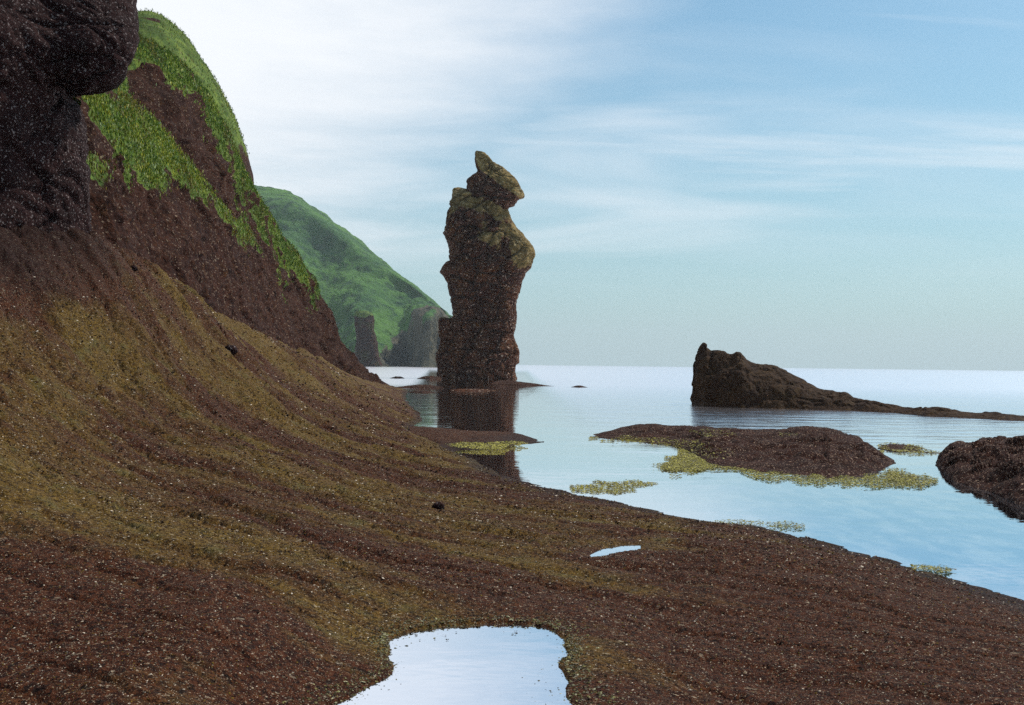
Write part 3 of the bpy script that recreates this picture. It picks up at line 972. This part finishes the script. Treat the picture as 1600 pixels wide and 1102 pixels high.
reefs = []
reef_crest = [(922, 681), (945, 675), (985, 666.5), (1020, 663.5), (1050, 667), (1085, 668), (1150, 670), (1200, 674), (1225, 674), (1260, 669), (1290, 671), (1330, 680), (1355, 691), (1375, 705), (1400, 722)]
reef_front = [(922, 683), (985, 689), (1050, 697), (1085, 712), (1110, 728), (1200, 740), (1300, 746), (1350, 742), (1380, 732), (1400, 724)]
reefs.append(low_rock('reef', spread(reef_crest, reef_front, [(922, 0.8), (985, 4), (1050, 5), (1110, 7), (1260, 7), (1330, 5), (1375, 2), (1400, 0.6)]), 300, 120, M_skerry, 620, 0.8, 0.13,
             'long low brown reef fringed with yellow seaweed in the shallow water'))
h_crest = [(1462, 724), (1470, 710), (1485, 697), (1500, 691), (1520, 690.5), (1530, 684), (1545, 681), (1580, 680), (1600, 681), (1660, 690), (1740, 715), (1800, 745), (1840, 790)]
h_front = [(1462, 727), (1475, 740), (1490, 752), (1520, 762), (1550, 770), (1575, 781), (1600, 794), (1700, 835), (1800, 850), (1840, 845)]
low_rock('shore_rock', spread(h_crest, h_front, [(1462, 0.5), (1485, 3.5), (1530, 5.5), (1600, 6.5), (1740, 6), (1840, 2)]), 200, 130, M_skerry, 640, 0.8, 0.20,
         'rounded dark brown rock cut off by the right edge of the picture')
low_rock('reef', spread([(1372, 698), (1385, 694), (1400, 693), (1430, 698), (1462, 704), (1474, 707)], [(1372, 701), (1400, 706), (1430, 707), (1474, 709)], [(1372, 1), (1420, 2), (1474, 0.6)]), 80, 40, M_skerry, 660, 0.6, 0.05,
         'small flat weedy ledge between the long reef and the right-hand rock', 'rock')
low_rock('weedy_ledge', spread([(640, 668), (668, 667), (700, 670), (740, 674), (785, 677), (815, 680), (838, 687), (850, 690)], [(640, 700), (700, 705), (760, 700), (800, 696), (838, 692), (850, 691)], [(640, 5), (740, 4), (800, 3), (850, 0.5)]), 120, 60, M_shore, 670, 0.7, 0.06,
         'olive weedy ledge pointing into the water under the stack reflection', 'rock')
SK = [
    ([(609, 591), (618, 588.3), (626, 588.6), (632, 591)], 592, 1.5, 'tiny dark rock in the water off the left shore, farthest of three'),
    ([(652, 591.5), (662, 588), (675, 587.5), (690, 590)], 593, 1.5, 'low dark shelf at the left foot of the sea stack'),
    ([(608, 605.5), (640, 602.5), (655, 601), (672, 602), (693, 605.5)], 607, 1.0, 'thin dark bar of rock reaching from the shore towards the stack'),
    ([(639, 612), (655, 610.7), (668, 611), (681, 613.2)], 613.8, 0.7, 'narrow black rock sliver below the thin bar near the shore'),
    ([(768, 599), (780, 594.5), (800, 595), (830, 598.5), (866, 603.8)], 604, 1.5, 'dark tapering rock shelf at the right foot of the sea stack'),
    ([(892, 605), (900, 602.5), (908, 602.6), (918, 605.3)], 606, 0.9, 'small dark rock alone in open water right of the stack'),
    ([(704, 609), (720, 607.3), (750, 607.6), (774, 610)], 611.0, 0.7, 'pale weedy rock sliver in front of the sea stack'),
]
for i, (cr, fy, dd, lab) in enumerate(SK):
    fr = [(cr[0][0], fy - 0.6), ((cr[0][0] + cr[-1][0]) / 2, fy), (cr[-1][0], fy - 0.3)]
    dp = [(cr[0][0], dd * 0.3), (cr[1][0], dd), (cr[-2][0], dd), (cr[-1][0], dd * 0.3)]
    low_rock('skerry', spread(cr, fr, dp), 50, 24, M_skerry if i < 6 else M_stack, 700 + i, 1.2, 0.05, lab, 'rock', 'low rocks around the foot of the stack')


# ------------------------------------------------------------------ loose stones, weed and grass
def ico():
    v = np.array([(1, 0, 0), (-1, 0, 0), (0, 1, 0), (0, -1, 0), (0, 0, 1), (0, 0, -1)], float)
    f = np.array([(0, 2, 4), (2, 1, 4), (1, 3, 4), (3, 0, 4), (2, 0, 5), (1, 2, 5), (3, 1, 5), (0, 3, 5)])
    return v, f


def scatter(name, base_v, base_f, pos, size, cols, mat, stretch=(0.6, 1.7), zs=(0.5, 0.9), smooth=False, label=None, jit=0.25, tilt=0.4):
    n, k = len(pos), len(base_v)
    V = np.repeat(base_v[None], n, 0)
    V = V * (1 + rng.uniform(-jit, jit, (n, k, 1)))
    V[..., 0] *= rng.uniform(*stretch, (n, 1))
    V[..., 1] *= rng.uniform(*stretch, (n, 1))
    V[..., 2] *= rng.uniform(*zs, (n, 1))
    tx_, ty_ = rng.normal(0, tilt, n), rng.normal(0, tilt, n)
    V[..., 2] += V[..., 0] * tx_[:, None] * 0.5 + V[..., 1] * ty_[:, None] * 0.5
    a = rng.uniform(0, 2 * np.pi, n)
    c_, s_ = np.cos(a)[:, None], np.sin(a)[:, None]
    x, y = V[..., 0] * c_ - V[..., 1] * s_, V[..., 0] * s_ + V[..., 1] * c_
    V = np.stack([x, y, V[..., 2]], -1) * size[:, None, None] + pos[:, None]
    Fc = (base_f[None] + (np.arange(n) * k)[:, None, None]).reshape(-1, base_f.shape[1])
    o = mesh_obj(name, V.reshape(-1, 3), Fc, mat, smooth=smooth, colors=np.repeat(cols, k, 0))
    o['kind'] = 'stuff'
    if label:
        o['label'] = label
    return o


def pick_cols(n, weights, cols, jit=0.35):
    i = rng.choice(len(cols), n, p=np.array(weights) / sum(weights))
    return np.array(cols)[i] * rng.uniform(1 - jit, 1 + jit, (n, 1))


# stones and shell grit over the shore
NS = 190000
su = rng.uniform(-0.60, 0.60, NS)
sy = np.exp(rng.uniform(math.log(3.6), math.log(48), NS))
sx = su * sy
order_z = terrain_z(sx, sy)
ok = order_z > 0.015
band = fbm(np.stack([(sx * 0.514 + sy * 0.857) / 0.9, (sx * 0.857 - sy * 0.514) / 3.5, order_z * 0], -1), 4, 66)
ok &= rng.uniform(-0.9, 0.7, NS) < band + 0.1
for poly, pz in ((poolW, POOL_Z), (slivW, SLIV_Z)):
    ok &= ~((poly_sd(sx, sy, poly) > 0.0) & (order_z < pz + 0.02))
sx, sy, sz = sx[ok], sy[ok], order_z[ok]
qx, qy = proj(np.stack([sx, sy, sz], -1))
q = np.hypot((qx - 10) / 230, (qy - 330) / 105) > rng.uniform(0.5, 1.4, len(sx))
sx, sy, sz = sx[q], sy[q], sz[q]
size = sy / 1081 * np.clip(np.exp(rng.normal(-0.42, 0.34, len(sx))), 0, 1.0)
wd = np.interp(np.arange(len(sx)), np.arange(len(sx)), np.zeros(len(sx)))
g0 = pick_cols(len(sx), [48, 22, 13, 8, 9], [(0.012, 0.004, 0.003), (0.080, 0.025, 0.012), (0.16, 0.10, 0.016), (0.30, 0.20, 0.11), (0.70, 0.56, 0.42)])
scatter('gravel', *ico(), np.stack([sx, sy, sz + size * 0.15], -1), size, g0, M_grit, label='small dark and pale stones scattered over the shore rock')

FV = np.array([(-.5, 0, 0), (.5, 0, 0.05), (-.75, .25, .35), (.7, .3, .4), (0, .1, .9), (-.2, -.6, .25), (.5, -.55, .3), (0, .8, 0.15)], float)
FF = np.array([(0, 1, 4), (2, 0, 4), (1, 3, 4), (5, 6, 4), (0, 5, 6), (2, 7, 3), (7, 4, 2), (3, 4, 7)])


def weed_patch(polys, n, z, label, cols, wts, smin=0.45, smax=1.15, surf=None, soft=10.0):
    pts = []
    for poly in polys:
        poly_a = np.array(poly, float)
        lo, hi = poly_a.min(0), poly_a.max(0)
        q = rng.uniform(lo, hi, (n * 6, 2))
        s = poly_sd(q[:, 0], q[:, 1], poly_a)
        w3 = np.stack([q[:, 0] / 22, q[:, 1] / 6, np.zeros(len(q))], -1)
        s = s + fbm(w3, 3, 777) * soft * 0.6 + rng.normal(0, soft * 0.12, len(q))
        pts.append(q[s > 0][:n])
    q = np.concatenate(pts)
    P = G(q[:, 0], q[:, 1], z)
    if surf is not None:
        P[:, 2] = np.maximum(surf(P), z)
    size = P[:, 1] / 1081 * (smin * 0.7 + (smax * 1.35 - smin * 0.7) * rng.uniform(0, 1, len(P)) ** 2.2)
    c_ = pick_cols(len(P), wts, cols, 0.3)
    return scatter('seaweed', FV, FF, P, size, c_, M_weed, label=label, zs=(0.3, 0.7), stretch=(0.8, 1.7))


YW = [(0.33, 0.28, 0.010), (0.19, 0.155, 0.008), (0.07, 0.05, 0.006), (0.48, 0.42, 0.06)]
weed_patch([[(920, 683), (990, 688), (1060, 696), (1088, 708), (1040, 716), (1022, 733), (1050, 741), (1120, 733), (1162, 735), (1182, 746), (1270, 753), (1340, 761), (1440, 764), (1466, 752), (1450, 745), (1400, 735), (1360, 742), (1300, 746), (1200, 738), (1120, 722), (1100, 704), (1000, 684)],
            [(1060, 690), (1110, 695), (1150, 720), (1100, 735), (1030, 735), (1060, 712)]],
           13000, 0.02, 'yellow seaweed fringe along the near edge of the long reef', YW, [45, 30, 15, 10])
weed_patch([[(890, 760), (930, 752), (985, 750), (1030, 757), (985, 766), (960, 772), (920, 770), (895, 768)]], 2600, 0.01, 'small floating patch of yellow seaweed by the shore edge', YW, [45, 30, 15, 10], soft=7)
weed_patch([[(1115, 812), (1160, 812), (1215, 815), (1262, 818), (1258, 826), (1200, 821), (1120, 817)], [(1415, 880), (1450, 882), (1500, 890), (1470, 895), (1430, 890)]], 800, 0.02, 'sparse yellow seaweed tufts along the shore edge', YW, [40, 30, 20, 10], soft=6)
weed_patch([[(690, 694), (740, 690), (810, 690), (830, 694), (780, 702), (730, 702)], [(700, 676), (730, 674), (735, 682), (705, 684)]], 2400, 0.06, 'pale yellow seaweed on the weedy ledge', YW, [30, 20, 15, 35], soft=7)
weed_patch([[(1365, 696), (1400, 692), (1460, 703), (1475, 708), (1430, 710), (1385, 704)], [(1350, 708), (1380, 703), (1385, 708), (1360, 712)], [(1385, 738), (1440, 745), (1420, 755), (1380, 748)]], 1200, 0.03, 'yellow seaweed on the flat ledge beside the right-hand rock', YW, [40, 25, 20, 15], soft=5)

# weed growing on the top of the long reef
def weed_on(surf, polys, n, label):
    Pg = surf.reshape(-1, 3)
    px, py = proj(Pg)
    s_ = np.full(len(Pg), -99.0)
    for pl_ in polys:
        s_ = np.maximum(s_, poly_sd(px, py, pl_))
    s_ = s_ + 5 * fbm(Pg / 0.8, 3, 779)
    idx = np.nonzero((s_ > 0) & (Pg[:, 2] > -0.02))[0]
    idx = rng.choice(idx, n)
    Pq = Pg[idx] + rng.normal(0, 0.06, (n, 3)) * (1, 1, 0.1)
    return scatter('seaweed', FV, FF, Pq, Pq[:, 1] / 1081 * rng.uniform(0.5, 1.3, n), pick_cols(n, [40, 35, 20, 8], YW, 0.3), M_weed, label=label, zs=(0.3, 0.6), stretch=(0.8, 1.7))


weed_on(reefs[0][1], [[(1080, 672), (1142, 672), (1147, 680), (1085, 681)], [(960, 679), (1040, 682), (1100, 690), (1140, 708), (1120, 720), (1060, 706), (980, 690)], [(1218, 676), (1246, 676), (1246, 683), (1220, 684)]], 2200,
        'olive and yellow seaweed growing over the left half of the long reef')
weed_patch([[(640, 990), (720, 985), (700, 1000), (660, 1002)], [(780, 985), (840, 983), (830, 1000), (790, 1000)]], 9, POOL_Z, 'a few dark bits of weed floating in the tide pool', [(0.03, 0.02, 0.01), (0.08, 0.06, 0.02)], [70, 30], 0.6, 1.4)

# weed and stones lining the tide pool
k = 3200
t_ = rng.uniform(0, len(poolW), k)
i0 = t_.astype(int)
e = poolW[i0] + (poolW[(i0 + 1) % len(poolW)] - poolW[i0]) * (t_ - i0)[:, None]
e = e + rng.normal(0, 0.06, (k, 2)) * (1 + fbm(np.column_stack([e * 2.5, e[:, 0] * 0]), 2, 909))[:, None]
ez = np.maximum(terrain_z(e[:, 0], e[:, 1]), POOL_Z - 0.01)
scatter('seaweed', FV, FF, np.column_stack([e, ez]), rng.uniform(0.004, 0.013, k), pick_cols(k, [40, 30, 20, 10], [(0.06, 0.042, 0.012), (0.13, 0.10, 0.02), (0.22, 0.19, 0.05), (0.4, 0.36, 0.2)]), M_weed, label='ragged weed and grit lining the edge of the tide pool')

# grass tufts on the cliffs
TV = np.array([(-.10, 0, -0.1), (.10, 0, -0.1), (-.45, .1, .55), (0, -.1, .8), (.45, .05, .5), (.05, .45, .5), (0, -.5, .45), (0, .1, -.1), (0, -.1, -.1)], float)
TFc = np.array([(0, 1, 3), (0, 8, 2), (1, 4, 7), (7, 0, 5), (8, 1, 6), (0, 3, 2), (1, 4, 3)])


def tufts(surf, n, smin, smax, label, wts=(35, 35, 20, 10)):
    P, g = surf
    Pc = P.reshape(-1, 3)
    du = np.linalg.norm(np.cross(np.gradient(P, axis=0), np.gradient(P, axis=1)), axis=-1).ravel()
    w = np.clip(g.ravel() - 0.16, 0, 1) ** 1.5 * du
    px, py = proj(Pc)
    w = w * ((px > 60) & (px < 560) & (py > 0))
    i = rng.choice(len(Pc), n, p=w / w.sum())
    pos = Pc[i] + rng.normal(0, 0.08, (n, 3))
    # patches of fresh, yellowed and brown growth
    pn = fbm(Pc[i] / 1.6, 3, 888)
    base = pick_cols(n, wts, [(0.085, 0.155, 0.024), (0.14, 0.215, 0.028), (0.24, 0.27, 0.032), (0.38, 0.44, 0.20)], 0.18)
    c_ = np.where(pn[:, None] > 0.25, base * np.array([1.3, 1.12, 0.8]), np.where(pn[:, None] < -0.3, base * np.array([1.05, 0.75, 0.8]), base))
    o = scatter('grass', TV, TFc, pos, rng.uniform(smin, smax, n), c_, M_turf, label=label, zs=(0.9, 1.5), stretch=(0.35, 0.7))
    return o


tufts(B_surf, 34000, 0.035, 0.10, 'bright green grass on the cliff shelf', (10, 36, 36, 18))
tufts(C_surf, 38000, 0.05, 0.15, 'green and yellow grass along the seaward cliff edge', (48, 32, 12, 8))
tufts(H_surf, 24000, 0.08, 0.22, 'green grass on the rounded hilltop')


# a few loose boulders that stand out
def boulder(px, py, r_px, label, seed):
    q = np.array([[px, py]], float)
    Ys = np.exp(np.linspace(math.log(3.5), math.log(90), 900))
    Pq = W(np.full(900, px), np.full(900, py), Ys)
    below = Pq[:, 2] < terrain_z(Pq[:, 0], Pq[:, 1])
    i = int(np.argmax(below))
    c_ = Pq[i]
    r = r_px / FPX * c_[1]
    NA, NR = 22, 14
    th = np.linspace(0, 2 * np.pi, NA, endpoint=False)
    ph = np.linspace(0.02, np.pi - 0.02, NR)
    D = np.stack([np.cos(th)[:, None] * np.sin(ph), np.sin(th)[:, None] * np.sin(ph), np.repeat(np.cos(ph)[None], NA, 0)], -1).reshape(-1, 3)
    rr = 1 + 0.28 * rock_relief(D, 0.9, seed, 0.6, 0.1)
    V = D * rr[:, None] * r * np.array([1.0, 0.9, 0.75])
    o = mesh_obj('boulder', V, grid_faces(NA, NR, True)[:, ::-1], M_near)
    o.location = tuple(c_ + np.array([0, 0, r * 0.15]))
    thing(o, label, 'rock', 'loose boulders on the shore slope')


boulder(684, 794, 12, 'dark boulder on the lower shore slope left of the weedy ledge', 801)
boulder(360, 550, 11, 'dark boulder high on the brown slope below the cliffs', 802)
boulder(209, 421, 7, 'small round black stone near the top of the slope', 803)

# ------------------------------------------------------------------ sea haze
hb = [(x, y, z) for x in (-3950, 3950) for y in (-60, 3950) for z in (-8, 128)]
hm = bpy.data.materials.new('sea_haze')
hm.use_nodes = True
t = NT(hm.node_tree)
ho = t.n('ShaderNodeOutputMaterial')
pv = t.n('ShaderNodeVolumePrincipled')
pv.inputs['Color'].default_value = (0.85, 0.93, 1.0, 1)
pv.inputs['Density'].default_value = 0.00016
pv.inputs['Anisotropy'].default_value = 0.2
t.put(ho.inputs['Volume'], pv.outputs[0])
hz_o = mesh_obj('haze', hb, [(0, 1, 3, 2), (4, 6, 7, 5), (0, 4, 5, 1), (2, 3, 7, 6), (0, 2, 6, 4), (1, 5, 7, 3)], hm, smooth=False)
hz_o['kind'] = 'stuff'
